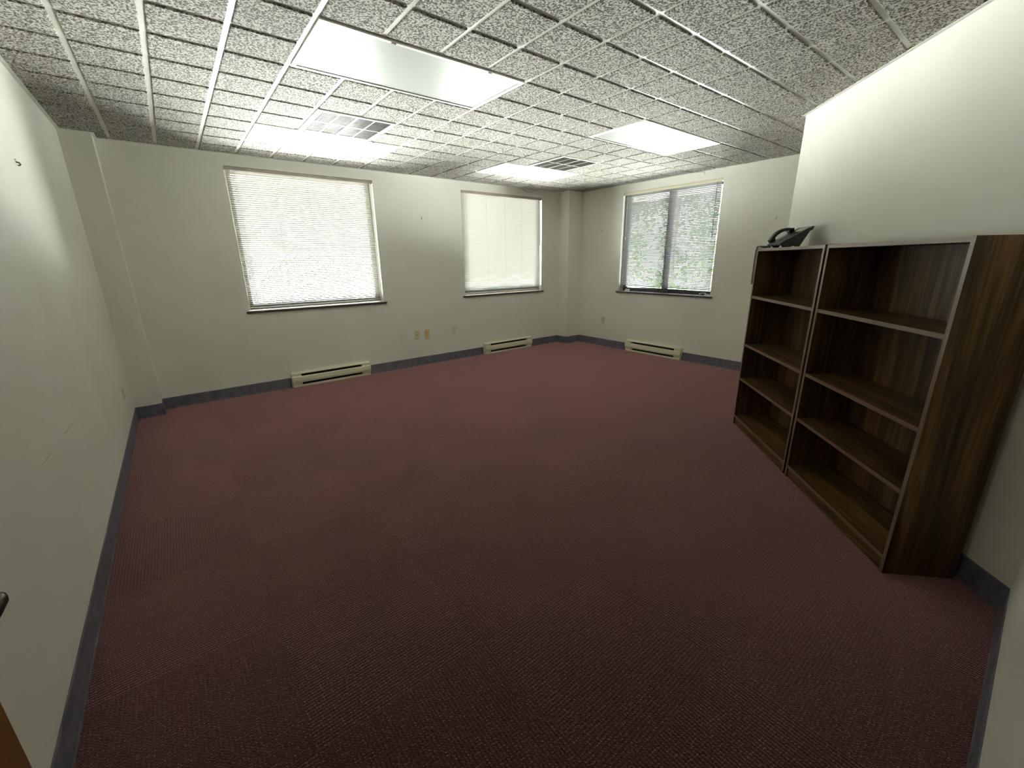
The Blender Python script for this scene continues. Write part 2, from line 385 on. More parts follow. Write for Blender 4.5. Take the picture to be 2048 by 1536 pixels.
def sweep(bm, prof, path, mi=0):
    """prof: (offset to the left of travel, height); path: xy points; mitred"""
    path = [Vector((p[0], p[1])) for p in path]; rows = []
    for i, p in enumerate(path):
        d0 = (p - path[i - 1]).normalized() if i > 0 else None
        d1 = (path[i + 1] - p).normalized() if i < len(path) - 1 else None
        if d0 is None: d0 = d1
        if d1 is None: d1 = d0
        n0 = Vector((-d0.y, d0.x)); n1 = Vector((-d1.y, d1.x))
        m = (n0 + n1); m = m / max(m.dot(n0), 1e-6) if m.length > 1e-6 else n0
        rows.append([bm.verts.new((p.x + m.x * o, p.y + m.y * o, z)) for o, z in prof])
    k = len(prof)
    for i in range(len(rows) - 1):
        for j in range(k):
            f = bm.faces.new((rows[i][j], rows[i][(j + 1) % k], rows[i + 1][(j + 1) % k], rows[i + 1][j])); f.material_index = mi
    bm.faces.new(rows[0]); bm.faces.new(rows[-1][::-1])
def empty(name, label, cat, loc=(0, 0, 0), rotz=0.0, group=None):
    o = bpy.data.objects.new(name, None); COL.objects.link(o)
    o.empty_display_size = 0.1
    o.location = loc; o.rotation_euler = (0, 0, rotz)
    return tag(o, label, cat, group)
def tag(o, label, cat, group=None):
    o['label'] = label; o['category'] = cat
    if group: o['group'] = group
    return o
def dup(root, loc, rotz, label, group=None):
    r = root.copy(); COL.objects.link(r); r.location = loc; r.rotation_euler = (0, 0, rotz); r['label'] = label
    if group: r['group'] = group
    for ch in list(root.children):
        c = ch.copy(); COL.objects.link(c); c.parent = r
        for g in list(ch.children):
            d = g.copy(); COL.objects.link(d); d.parent = c
    return r

# ================================================================== room shell
T = 0.20
structure('floor', B(XL - 0.2, XR + 0.2, -4.6, YB + 0.2, -0.12, 0.0), CARPET)

bm = B(XL - T, XL, -4.6, YB + T, 0.0, H + 0.12)
# scuffs dragged along the paint
for y0, z0, y1, z1 in ((-0.071, 0.685, -0.314, 0.694), (-0.583, 0.702, -0.741, 0.711)):
    L = math.hypot(y1 - y0, z1 - z0); A = math.atan2(z1 - z0, y1 - y0)
    Mx = Matrix.Translation((XL, y0, z0)) @ Matrix.Rotation(A, 4, 'X')
    box(bm, -0.001, 0.0004, 0, L, -0.0009, 0.0009, mi=1, M=Mx)
structure('wall_left', bm, [WALL, SCUFF])

def wall_with_holes(bm, u0, u1, z0, z1, holes, put):
    us = sorted({u0, u1} | {a for h in holes for a in h})
    for a, b_ in zip(us[:-1], us[1:]):
        if any(h[0] <= a and b_ <= h[1] for h in holes):
            put(a, b_, z0, WZ0); put(a, b_, WZ1, z1)
        else: put(a, b_, z0, z1)
bm = bmesh.new()
wall_with_holes(bm, XL, XR + T, 0.0, H + 0.12, WINB, lambda a, b_, c, d: box(bm, a, b_, YB, YB + T, c, d))
structure('wall_back', bm, WALL)
bm = bmesh.new()
wall_with_holes(bm, EY - 0.3, YB, 0.0, H + 0.12, [WINR], lambda a, b_, c, d: box(bm, XR, XR + T, a, b_, c, d))
structure('wall_right', bm, WALL)

# diagonal partition and the wall that closes the room behind it
bm = bmesh.new()
p = [diag(-0.0), diag(DLEN), Vector((XR, EY, 0)), Vector((XR, EY - 0.12, 0)), Vector((EX + 0.05, EY - 0.12, 0)), diag(-0.10, -0.12)]
prism(bm, [(v.x, v.y) for v in p], 0.0, H + 0.12, 'z')
structure('wall_diagonal', bm, WALL)
DOX0, DOX1 = -1.13, -0.16
bm = bmesh.new()
box(bm, DOX1, NX + 0.05, YN - 0.12, YN, 0.0, H + 0.12)
box(bm, XL, DOX0, YN - 0.12, YN, 0.0, H + 0.12)
box(bm, DOX0, DOX1, YN - 0.12, YN, 2.06, H + 0.12)
structure('wall_near', bm, WALL)
bm = bmesh.new()
box(bm, XL, 1.8, -4.6, -4.5, 0.0, H + 0.12); box(bm, 1.7, 1.8, -4.5, YN - 0.12, 0.0, H + 0.12)
structure('wall_hallway', bm, WALL)  # unseen hallway, added so no outside light enters behind the camera
structure('wall_corner_column_left', B(XL, -1.017, 2.253, YB, 0, H), WALL)
structure('wall_corner_column_right', B(4.471, XR, 2.204, YB, 0, H), WALL)

# door lining round the doorway the picture was taken from
bm = bmesh.new()
box(bm, DOX0, DOX0 + 0.02, YN - 0.125, YN + 0.004, 0, 2.06); box(bm, DOX1 - 0.02, DOX1, YN - 0.125, YN + 0.004, 0, 2.06); box(bm, DOX0, DOX1, YN - 0.125, YN + 0.004, 2.04, 2.06)
structure('trim_1', bm, DOORW)

# ceiling: grid of tees with fissured tiles dropping below it
bm = bmesh.new()
box(bm, XL - T, XR + T, -4.6, YB + T, H + 0.007, H + 0.12, mi=0)
FIX = [(0, -2, 4, 0), (0, 4, 4, 6), (8, -2, 12, 0), (8, 4, 12, 6)]      # light fittings, in modules
VENT = [(1, 2, 3, 4), (9, 2, 11, 4)]
def taken(i, j): return any(a <= i < c and b_ <= j < d for a, b_, c, d in FIX + VENT)
G = 0.0125
for i in range(-4, 16):
    for j in range(-10, 8):
        if taken(i, j): continue
        x0, x1 = max(i * U + G, XL + 0.012), min((i + 1) * U - G, XR - 0.012)
        y0, y1 = max(j * U + G, YN + 0.012), min((j + 1) * U - G, YB - 0.012)
        if x1 - x0 < 0.02 or y1 - y0 < 0.02: continue
        # outside corner of the room behind the diagonal wall
        if x0 > NX + 0.2 and (x0 - NX) * CA - (y1 - YN) * SA > 0.2 and not (y1 > EY): continue
        zt = H - 0.0005; d = 0.004
        lo = [bm.verts.new(v) for v in ((x0 + d, y0 + d, zt), (x1 - d, y0 + d, zt), (x1 - d, y1 - d, zt), (x0 + d, y1 - d, zt))]
        mi_ = [bm.verts.new(v) for v in ((x0, y0, zt + d), (x1, y0, zt + d), (x1, y1, zt + d), (x0, y1, zt + d))]
        hi = [bm.verts.new(v) for v in ((x0, y0, H + 0.008), (x1, y0, H + 0.008), (x1, y1, H + 0.008), (x0, y1, H + 0.008))]
        fs = [bm.faces.new(lo), bm.faces.new(hi)]
        for q in range(4):
            r_ = (q + 1) % 4
            fs.append(bm.faces.new((lo[q], lo[r_], mi_[r_], mi_[q]))); fs.append(bm.faces.new((mi_[q], mi_[r_], hi[r_], hi[q])))
        for f in fs: f.material_index = 1
structure('ceiling', bm, [TEE, TILE])
bm = bmesh.new()
mold = [(0.0, H - 0.016), (0.018, H - 0.016), (0.018, H - 0.012), (0.004, H - 0.010), (0.004, H + 0.007), (0, H + 0.007)]
mold = [(0.0, H - 0.014), (0.0225, H - 0.0065), (0.0225, H - 0.004), (0.002, H + 0.006), (0, H + 0.006)]
mold = [(0.0, H - 0.004), (0.020, H - 0.004), (0.020, H + 0.001), (0.0, H + 0.006)]
ring = [(XL, YN), (NX, YN), (EX, EY), (XR, EY), (XR, 2.204), (4.471, 2.204), (4.471, YB), (-1.017, YB), (-1.017, 2.253), (XL, 2.253), (XL, YN)]
sweep(bm, mold, ring)
structure('trim_2', bm, TEE)

# baseboards: vinyl cove base with a flared toe
HT1, HT2, HT3 = (0.164, 1.087), (2.889, 3.840), (0.212, 1.159)
bprof = [(0.0, 0.001), (0.0095, 0.001), (0.0065, 0.008), (0.0055, 0.020), (0.005, BB - 0.004), (0.003, BB), (0.0, BB)]
def base(name, *paths):
    bm = bmesh.new()
    for pth in paths: sweep(bm, bprof, pth)
    structure(name, bm, VINYL)
base('baseboard_left', [(XL, 2.253), (XL, YN)])
base('baseboard_back', [(4.471, 2.204), (4.471, YB), (HT2[1] + 0.004, YB)], [(HT2[0] - 0.004, YB), (HT1[1] + 0.004, YB)],
     [(HT1[0] - 0.004, YB), (-1.017, YB), (-1.017, 2.253), (XL, 2.253)])
base('baseboard_right', [(XR, EY), (XR, HT3[0] - 0.004)], [(XR, HT3[1] + 0.004), (XR, 2.204), (4.471, 2.204)])
base('baseboard_near', [(DOX1, YN), (NX, YN), (EX, EY), (XR, EY)])

# ================================================================== windows
def window(name, M, w, dark=False, mull=False):
    """local frame: x along the wall, y out of doors, z up; origin at the left bottom of the opening on the room side"""
    h = WZ1 - WZ0; fm = FRAMED if dark else FRAMEW
    root = bpy.data.objects.new(name, None); COL.objects.link(root); root.matrix_world = M; root['kind'] = 'structure'
    bm = bmesh.new()
    fy0, fy1, fw = 0.110, 0.160, 0.055
    box(bm, 0, fw, fy0, fy1, 0.012, h, bev=0.003); box(bm, w - fw, w, fy0, fy1, 0.012, h, bev=0.003)
    box(bm, fw, w - fw, fy0, fy1, 0.012, 0.012 + fw, bev=0.003); box(bm, fw, w - fw, fy0, fy1, h - fw, h, bev=0.003)
    if mull: box(bm, w / 2 - 0.05, w / 2 + 0.05, fy0 - 0.006, fy1, 0.012 + fw, h - fw, bev=0.003)
    link('window_frame', bm, fm, root)
    bm = bmesh.new(); box(bm, fw - 0.004, w - fw + 0.004, 0.132, 0.138, 0.012 + fw - 0.004, h - fw + 0.004)
    link('window_glass', bm, GLASS, root)
    bm = bmesh.new()
    box(bm, 0.001, w - 0.001, 0.0, 0.110, 0.0, 0.012, mi=1)
    box(bm, -0.035, w + 0.035, -0.022, 0.0, -0.008, 0.012, mi=0, bev=0.003)
    link('window_sill', bm, [SILL, SILLTOP], root)
    if mull:
        for s, x in ((1, 0.09), (-1, w - 0.09)):
            bm = bmesh.new()
            box(bm, x - 0.035, x + 0.035, 0.085, 0.110, 0.014, 0.034, bev=0.004)
            tube(bm, [(x, 0.085, 0.028), (x + 0.01 * s, 0.066, 0.044), (x + 0.045 * s, 0.058, 0.046), (x + 0.075 * s, 0.058, 0.036)], [0.006, 0.006, 0.005, 0.005], 8)
            tube(bm, [(x + 0.075 * s, 0.058, 0.036), (x + 0.080 * s, 0.040, 0.034)], 0.008, 10)
            link('crank_handle', bm, WHITEM, root, smooth=False)
        bm = B(w / 2 - 0.055, w / 2 + 0.085, 0.075, 0.104, 0.014, 0.052, bev=0.004)
        link('latch_block', bm, FRAMED, root)
    return root
def blind(name, label, M, w, tilt, mat, wand_x, drop_l=0.0, drop_r=0.0, z_gap=0.032, group=None):
    """hangs in the opening; drop_l, drop_r lift the two ends of the bottom rail"""
    h = WZ1 - WZ0
    t = bpy.data.objects.new('venetian_blind', None); COL.objects.link(t); t.matrix_world = M
    tag(t, label, 'window blind', group)
    YC = 0.030
    bm = bmesh.new()
    box(bm, 0.002, w - 0.002, YC - 0.022, YC + 0.014, h - 0.034, h - 0.002, bev=0.002)
    box(bm, 0.004, w - 0.004, YC - 0.0255, YC - 0.022, h - 0.031, h - 0.022)
    box(bm, 0.004, w - 0.004, YC - 0.0255, YC - 0.022, h - 0.012, h - 0.005)
    link('headrail', bm, RAILB if mat is SLAT else CREAM, t)
    x0, x1 = 0.010, w - 0.026
    ztop, zb = h - 0.041, z_gap
    pitch = 0.0205; n = int((ztop - zb) / pitch)
    bm = bmesh.new(); sw = 0.0127
    for k in range(n):
        f = k / n                                       # 0 top, 1 bottom
        jit = random.uniform(-1, 1)
        a = tilt + math.radians(1.0) * jit
        za = ztop - k * pitch
        l = za + drop_l * f ** 2; r = za + drop_r * f ** 2
        cols = 5
        rows = []
        for c in range(cols):
            v = -1 + 2 * c / (cols - 1)                 # -1 room edge, +1 outer edge
            yy = v * sw * math.cos(a) - (1 - v * v) * 0.0016 * math.sin(a) * -1
            zz = -v * sw * math.sin(a) + (1 - v * v) * 0.0016 * math.cos(a)
            seg = []
            for q in range(7):
                u = q / 6; x = x0 + (x1 - x0) * u
                sag = 0.0006 * math.sin(u * math.pi * 5 + k)
                seg.append(bm.verts.new((x, YC + yy, l + (r - l) * u + zz + sag)))
            rows.append(seg)
        for c in range(cols - 1):
            for q in range(6):
                bm.faces.new((rows[c][q], rows[c][q + 1], rows[c + 1][q + 1], rows[c + 1][q]))
    link('slats', bm, mat, t, smooth=True)
    bm = bmesh.new(); rz = ztop - n * pitch - 0.004
    A = Matrix.Translation((x0, YC, rz + drop_l)) @ Matrix.Rotation(-math.atan2(drop_r - drop_l, x1 - x0), 4, 'Y')
    box(bm, 0, x1 - x0, -0.011, 0.011, -0.005, 0.004, bev=0.002, M=A)
    link('bottom_rail', bm, SILL if mat is SLAT else GREYP, t)
    for u in (0.055, 0.29, 0.52, 0.74, 0.955):
        x = x0 + (x1 - x0) * u; bm = bmesh.new()
        e_ = drop_l + (drop_r - drop_l) * u
        for yy in (-0.0135, 0.0135):
            tube(bm, [(x, YC + yy * 0.95, h - 0.034), (x, YC + yy * 0.95, rz + e_)], 0.0007, 4)
        link('ladder_cord', bm, GREYGR, t)
    bm = bmesh.new(); tube(bm, [(wand_x, YC - 0.026, h - 0.030), (wand_x + 0.004, YC - 0.034, h - 0.06), (wand_x + 0.012, YC - 0.038, h - 0.70)], [0.0022, 0.003, 0.0035], 6)
    link('tilt_wand', bm, GREYP, t)
    bm = bmesh.new(); wx = w - wand_x
    tube(bm, [(wx, YC - 0.026, h - 0.030), (wx + 0.002, YC - 0.031, h - 0.40), (wx, YC - 0.031, h - 0.62)], 0.0012, 5)
    tube(bm, [(wx, YC - 0.031, h - 0.62), (wx, YC - 0.031, h - 0.635), (wx, YC - 0.031, h - 0.655)], [0.002, 0.006, 0.005], 8)
    link('lift_cord', bm, WHITEM, t)
    return t
def MB(x): return Matrix.Translation((x, YB, WZ0))
MR = Matrix.Translation((XR, WINR[1], WZ0)) @ Matrix.Rotation(math.radians(-90), 4, 'Z')
W = [WINB[0][1] - WINB[0][0], WINB[1][1] - WINB[1][0], WINR[1] - WINR[0]]
window('window_1', MB(WINB[0][0]), W[0]); window('window_2', MB(WINB[1][0]), W[1]); window('window_3', MR, W[2], dark=True, mull=True)
TILT1, TILT2, TILT3 = math.radians(42), math.radians(56), math.radians(41)
blind('blind', 'closed cream venetian blind, brightest and leftmost, over the left window of the back wall', MB(WINB[0][0]), W[0], TILT1, SLAT, W[0] - 0.055, 0.0, 0.004)
blind('blind', 'closed cream venetian blind over the smaller-looking middle window, beside the corner column', MB(WINB[1][0]), W[1], TILT2, SLAT, W[1] - 0.06, 0.0, 0.0)
blind('blind', 'grey-looking venetian blind with a slanting bottom rail, greenery showing through, on the right wall', MR, W[2], TILT3, SLAT_SHADED, W[2] - 0.075, 0.030, 0.012, z_gap=0.055)

# eaves that shade the top of the windows from outside
bm = bmesh.new(); box(bm, XL - 0.4, XR + 0.9, YB + T, YB + 0.85, WZ1 - 0.035, WZ1 + 0.12); structure('trim_3', bm, FACADE)
bm = bmesh.new(); box(bm, XR + T, XR + 0.85, EY - 0.3, YB + T, WZ1 - 0.035, WZ1 + 0.12); structure('trim_4', bm, FACADE)

# ================================================================== baseboard heaters
def heater(label, M, w, group):
    """local: x along the wall, y into the room, z up"""
    t = bpy.data.objects.new('baseboard_heater', None); COL.objects.link(t); t.matrix_world = M
    tag(t, label, 'heater', group)
    e = 0.105; D = 0.062
    bm = bmesh.new()
    prism(bm, [(0.001, 0.003), (0.004, 0.003), (0.004, 0.168), (0.001, 0.168)], 0, w, 'x')                        # back plate
    prism(bm, [(0.0, 0.168), (0.0, 0.176), (0.034, 0.172), (0.050, 0.164), (0.050, 0.158), (0.030, 0.164)], 0, w, 'x')  # top lip
    prism(bm, [(0.004, 0.003), (0.052, 0.003), (0.054, 0.026), (0.050, 0.030), (0.046, 0.009), (0.004, 0.009)], 0.004, w - 0.004, 'x')  # lower tray
    link('casing', bm, CREAM, t)
    bm = bmesh.new()
    prism(bm, [(0.052, 0.128), (0.056, 0.133), (D, 0.126), (0.066, 0.080), (0.060, 0.058), (0.052, 0.056), (0.056, 0.062), (0.061, 0.082), (0.058, 0.122)], e, w - e, 'x')
    link('front_panel', bm, CREAM, t)
    for a, b_ in ((0.0, e), (w - e, w)):
        bm = bmesh.new()
        prism(bm, [(0.004, 0.034), (0.050, 0.034), (0.053, 0.056), (0.062, 0.058), (0.068, 0.080), (0.064, 0.128), (0.056, 0.135), (0.049, 0.135), (0.049, 0.158), (0.030, 0.163), (0.004, 0.167)], a, b_, 'x')
        prism(bm, [(0.004, 0.010), (0.047, 0.010), (0.049, 0.0335), (0.004, 0.0335)], a + 0.006, b_ - 0.006, 'x')
        link('end_cap', bm, CREAM, t)
    bm = bmesh.new(); tube(bm, [(e, 0.028, 0.085), (w - e, 0.028, 0.085)], 0.009, 10)
    k = e + 0.01
    while k < w - e - 0.01:
        box(bm, k, k + 0.0008, 0.008, 0.046, 0.058, 0.114); k += 0.009
    link('heating_element', bm, DARK, t)
    bm = bmesh.new(); box(bm, 0.104, w - 0.104, 0.0042, 0.0062, 0.0095, 0.163)  # dark sheets added inside the casing, standing in for shade in the slots
    box(bm, 0.104, w - 0.104, 0.0062, 0.046, 0.0092, 0.0102); link('slot_shade', bm, DARK, t)
    return t
MH = lambda x: Matrix.Translation((x, YB, 0)) @ Matrix.Rotation(math.pi, 4, 'Z')
gh = 'cream electric baseboard heaters'
heater('long cream baseboard heater under the leftmost window, largest in view', MH(HT1[1]), HT1[1] - HT1[0], gh)
heater('cream baseboard heater on the back wall under the middle window', MH(HT2[1]), HT2[1] - HT2[0], gh)
heater('cream baseboard heater on the right wall under the grey-looking blind', Matrix.Translation((XR, HT3[0], 0)) @ Matrix.Rotation(math.radians(90), 4, 'Z'), HT3[1] - HT3[0], gh)

# ================================================================== wall plates
def plate(label, M, mat, kind):
    """local: x along the wall, y into the room, z up, origin at the plate centre"""
    t = bpy.data.objects.new('wall_plate', None); COL.objects.link(t); t.matrix_world = M
    tag(t, label, 'wall plate' if kind in ('jack', 'blank') else 'power outlet')
    bm = B(-0.035, 0.035, 0.0, 0.006, -0.0575, 0.0575, bev=0.0022)
    link('cover_plate', bm, mat, t)
    if kind == 'jack':
        bm = bmesh.new(); cyl(bm, (0.004, 0.0075, -0.004), 0.0062, 0.004, 'y', 14); link('jack', bm, BLACKP, t)
        for z in (0.042, -0.042):
            bm = bmesh.new(); cyl(bm, (0, 0.0066, z), 0.003, 0.002, 'y', 10); link('screw', bm, mat, t)
    else:
        for z in (0.020, -0.020):
            bm = bmesh.new(); tube(bm, [(0, 0.0055, z), (0, 0.0085, z)], 0.0165, 20)
            r = link('receptacle', bm, mat, t)
            bm = bmesh.new()
            if kind == 'coax': cyl(bm, (0.003, 0.009, z + 0.001), 0.0052, 0.003, 'y', 12)
            else:
                box(bm, -0.0078, -0.0050, 0.0083, 0.0092, z - 0.001, z + 0.009); box(bm, 0.0050, 0.0078, 0.0083, 0.0092, z - 0.001, z + 0.009)
                cyl(bm, (0, 0.0088, z - 0.0085), 0.0028, 0.001, 'y', 10)
            link('socket_holes', bm, DARK, r)
        bm = bmesh.new(); cyl(bm, (0, 0.0066, 0), 0.003, 0.002, 'y', 10); link('screw', bm, NAIL, t)
    return t
MP = lambda x, z: Matrix.Translation((x, YB, z)) @ Matrix.Rotation(math.pi, 4, 'Z')
plate('almond plate with one round jack, leftmost of the row on the back wall', MP(1.795, 0.433), ALMOND, 'jack')
plate('yellowed orange-tan plate with two round sockets, second from left on the back wall', MP(1.945, 0.432), AMBER, 'coax')
plate('pale ivory duplex outlet on the back wall, right of the yellowed plate', MP(2.382, 0.431), IVORY, 'duplex')
plate('almond duplex outlet on the right wall, next to the corner column', Matrix.Translation((XR, 1.672, 0.430)) @ Matrix.Rotation(math.radians(90), 4, 'Z'), ALMOND, 'duplex')
plate('cream outlet seen edge-on low on the left wall', Matrix.Translation((XL, 1.733, 0.384)) @ Matrix.Rotation(math.radians(-90), 4, 'Z'), IVORY, 'duplex')

# ================================================================== nails and picture hooks
def hook(label, M, kind='hook'):
    bm = bmesh.new()
    if kind == 'hook':
        box(bm, -0.011, 0.011, 0, 0.0015, 0.004, 0.009)
        tube(bm, [(0, 0.0, -0.004), (0, 0.010, -0.006), (0, 0.014, -0.014), (0, 0.010, -0.019), (0, 0.004, -0.018)], 0.0035, 8)
    elif kind == 'pair':
        for z in (0.010, -0.012):
            tube(bm, [(0, 0.0, z), (0, 0.005, z), (0, 0.006, z)], [0.004, 0.005, 0.003], 10)
    else:
        tube(bm, [(0, 0.0, 0), (0, 0.006, 0), (0, 0.008, 0)], [0.0025, 0.0025, 0.004], 10)
    o = link('picture_hook' if kind == 'hook' else ('wall_anchor' if kind == 'pair' else 'nail'), bm, NAIL)
    o.matrix_world = M
    return tag(o, label, 'hook' if kind == 'hook' else ('wall anchor' if kind == 'pair' else 'nail'))
MRr = lambda y, z: Matrix.Translation((XR, y, z)) @ Matrix.Rotation(math.radians(90), 4, 'Z')
hook('small picture hook left in the back wall between the two windows', Matrix.Translation((1.984, YB, 1.948)) @ Matrix.Rotation(math.pi, 4, 'Z'))
hook('small bent picture hook high on the left wall', Matrix.Translation((XL, 0.427, 1.906)) @ Matrix.Rotation(math.radians(-90), 4, 'Z'))
hook('pair of small wall anchors on the right wall, between column and grey-looking blind', MRr(1.781, 1.827), 'pair')
hook('pair of small dark wall anchors on the right wall, between grey-looking blind and partition', MRr(-0.752, 1.825), 'pair')
hook('tiny nail low on the right wall beside the corner column', MRr(2.004, 1.31), 'nail')
hook('tiny nail on the right wall, right of the grey-looking blind', MRr(-0.379, 1.327), 'nail')

# wire end poking out under the ceiling over the middle window
bm = bmesh.new()
tube(bm, [(3.66, YB - 0.012, H - 0.004), (3.74, YB - 0.018, H - 0.045), (3.80, YB - 0.02, H - 0.062), (3.86, YB - 0.018, H - 0.045), (3.93, YB - 0.014, H - 0.018), (3.98, YB - 0.012, H - 0.004)], 0.0022, 6)
tag(link('loose_wire', bm, GREYGR), 'thin loose wire looping out under the ceiling above the middle window', 'wire')
bm = bmesh.new()
tube(bm, [(XR - 0.03, 0.26, H - 0.004), (XR - 0.03, 0.20, H - 0.012), (XR - 0.032, 0.15, H - 0.018), (XR - 0.03, 0.145, H - 0.045)], 0.0028, 6)
tag(link('loose_wire', bm, GREYGR), 'short bent wire end hanging from the ceiling edge above the grey-looking blind', 'wire')

# ================================================================== ceiling lights and air grilles
def troffer(label, first, i0, j0):
    loc = (i0 * U, j0 * U, 0)
    if first is not None: return dup(first, loc, 0, label)
    t = empty('ceiling_light', label, 'ceiling light', loc, 0, 'recessed ceiling lights')
    w, d = 4 * U, 2 * U; g = 0.012; z = H
    bm = bmesh.new()
    f = 0.022
    box(bm, g, w - g, g, g + f, z - 0.003, z + 0.006, bev=0.001); box(bm, g, w - g, d - g - f, d - g, z - 0.003, z + 0.006, bev=0.001)
    box(bm, g, g + f, g + f, d - g - f, z - 0.003, z + 0.006, bev=0.001); box(bm, w - g - f, w - g, g + f, d - g - f, z - 0.003, z + 0.006, bev=0.001)
    link('door_frame', bm, WHITEM, t)
    bm = bmesh.new(); a = g + f + 0.003
    box(bm, a, w - a, a, d - a, z + 0.001, z + 0.0045)
    link('lens', bm, LENS, t)
    bm = bmesh.new(); a = g + f
    box(bm, a, w - a, a, d - a, z + 0.0048, z + 0.0065)
    link('housing_gap', bm, DARK, t)
    for x in (0.30 * w, 0.78 * w):
        bm = B(x - 0.012, x + 0.012, g + 0.006, g + 0.016, z - 0.006, z - 0.003, bev=0.001)
        link('latch', bm, NAIL, t)
    return t
t0 = troffer('largest ceiling light, nearest and left, grey lens with glowing edges', None, 0, -2)
troffer('bright ceiling light panel close to the back wall above the leftmost window', t0, 0, 4)
troffer('ceiling light panel with ribbed lens, rightmost, nearest the diagonal partition', t0, 8, -2)
troffer('small-looking white ceiling light panel above the middle window', t0, 8, 4)

def grille(label, first, i0, j0):
    loc = (i0 * U, j0 * U, 0)
    if first is not None: return dup(first, loc, 0, label)
    t = empty('air_grille', label, 'air grille', loc, 0, 'square ceiling air grilles')
    w = 2 * U; g = 0.012; z = H; f = 0.026
    bm = bmesh.new()
    box(bm, g, w - g, g, g + f, z - 0.004, z + 0.005, bev=0.001); box(bm, g, w - g, w - g - f, w - g, z - 0.004, z + 0.005, bev=0.001)
    box(bm, g, g + f + 0.012, g + f, w - g - f, z - 0.004, z + 0.005, bev=0.001); box(bm, w - g - f, w - g, g + f, w - g - f, z - 0.004, z + 0.005, bev=0.001)
    link('flange', bm, WHITEM, t)
    bm = bmesh.new()
    lo, hi_ = g + f, w - g - f
    for u, s in ((0.5, 0.007), (0.25, 0.0035), (0.75, 0.0035)):
        c = lo + (hi_ - lo) * u
        box(bm, c - s, c + s, lo, hi_, z - 0.002, z + 0.004)
    c = w / 2; box(bm, lo, hi_, c - 0.005, c + 0.005, z - 0.0015, z + 0.004)
    link('cross_bars', bm, WHITEM, t)
    bm = bmesh.new(); n = 42
    for k in range(n):
        c = lo + (hi_ - lo) * (k + 0.5) / n
        box(bm, lo, hi_, c - 0.0006, c + 0.0006, z + 0.0, z + 0.0052)
        box(bm, c - 0.0006, c + 0.0006, lo, hi_, z + 0.0, z + 0.0052)
    link('egg_crate_core', bm, GREYGR, t)
    bm = bmesh.new(); box(bm, lo, hi_, lo, hi_, z + 0.0056, z + 0.0066); link('dark_backing', bm, DARK, t)
    return t
g0 = grille('white framed square air grille between the two nearer left ceiling lights', None, 1, 2)
grille('small-looking grey air grille beside the ceiling light over the middle window', g0, 9, 2)

# ================================================================== bookcases
BW, BH, BD, BT = 0.925, 1.467, 0.292, 0.019
for m_ in (EDGEB, EDGEH):
    setp(m_.node_tree.nodes['Principled BSDF'], rough=0.36, spec=0.9, coat=0.5, coatr=0.3)
def bookcase(label, s, first=None):
    o = diag(s, 0.030)
    rz = math.pi / 2 - ANG
    if first is not None: return dup(first, (o.x, o.y, 0), rz, label)
    t = empty('bookcase', label, 'bookcase', (o.x, o.y, 0), rz, 'walnut laminate bookcases')
    def panel(name, x0, x1, y0, y1, z0, z1, mat, edge='y'):
        bm = bmesh.new(); box(bm, x0, x1, y0, y1 - 0.0012, z0, z1, 0)
        box(bm, x0, x1, y1 - 0.0012, y1, z0, z1, 1)                       # banded front edge
        return link(name, bm, [mat, mat if edge == 'wood' else (EDGEB if mat is WOODV else EDGEH)], t)
    panel('side_panel', 0, BT, 0, BD, 0, BH, WOODV); panel('side_panel', BW - BT, BW, 0, BD, 0, BH, WOODV)
    panel('top_panel', BT, BW - BT, 0, BD, BH - BT - 0.003, BH - 0.003, WOODH)
    for z in (1.083, 0.690, 0.398): panel('shelf', BT, BW - BT, 0.012, BD - 0.002, z, z + 0.020, WOODH)
    panel('bottom_shelf', BT, BW - BT, 0.012, BD, 0.065, 0.085, WOODH)
    panel('kick_board', BT, BW - BT, BD - 0.030, BD - 0.010, 0.0, 0.065, WOODH, 'wood')
    bm = bmesh.new(); box(bm, BT, BW - BT, 0.004, 0.009, 0.02, BH - BT - 0.003); link('back_panel', bm, WOODV, t)
    return t
bk = bookcase('near dark walnut bookcase with wide side panel facing the camera, rightmost', 0.187)
bookcase('far dark walnut bookcase carrying the black desk phone', 1.135, bk)

# ================================================================== desk phone
PS, PO = 1.905, 0.172
o = diag(PS, PO)
ph = empty('desk_phone', 'black office desk phone with coiled cord on top of the far bookcase', 'telephone', (o.x, o.y, BH), math.pi / 2 - ANG)
def slab_pt(x, v, h=0.0):
    """v 0 at the low front edge, 1 at the raised back edge; h above the face"""
    y0, z0, y1, z1 = 0.100, 0.030, -0.100, 0.142
    ny, nz = (z1 - z0), (y0 - y1); L = math.hypot(ny, nz); ny /= L; nz /= L
    return Vector((x, y0 + (y1 - y0) * v + ny * h, z0 + (z1 - z0) * v + nz * h))
bm = bmesh.new()
prism(bm, [(0.100, 0.013), (0.104, 0.022), (0.100, 0.030), (-0.094, 0.139), (-0.100, 0.142), (-0.105, 0.134), (-0.098, 0.117), (0.060, 0.020)], -0.105, 0.105, 'x')
link('body', bm, BLACKP, ph)
bm = bmesh.new()
prism(bm, [(0.078, 0.014), (0.058, 0.0), (0.028, 0.0), (0.012, 0.026), (-0.004, 0.0), (-0.028, 0.0), (-0.088, 0.116), (0.050, 0.028)], -0.100, -0.090, 'x')
prism(bm, [(0.078, 0.014), (0.058, 0.0), (0.028, 0.0), (0.012, 0.026), (-0.004, 0.0), (-0.028, 0.0), (-0.088, 0.116), (0.050, 0.028)], 0.090, 0.100, 'x')
prism(bm, [(0.060, 0.018), (0.012, 0.034), (-0.030, 0.008), (-0.080, 0.112), (0.050, 0.030)], -0.090, 0.090, 'x')
link('stand', bm, BLACKP, ph)
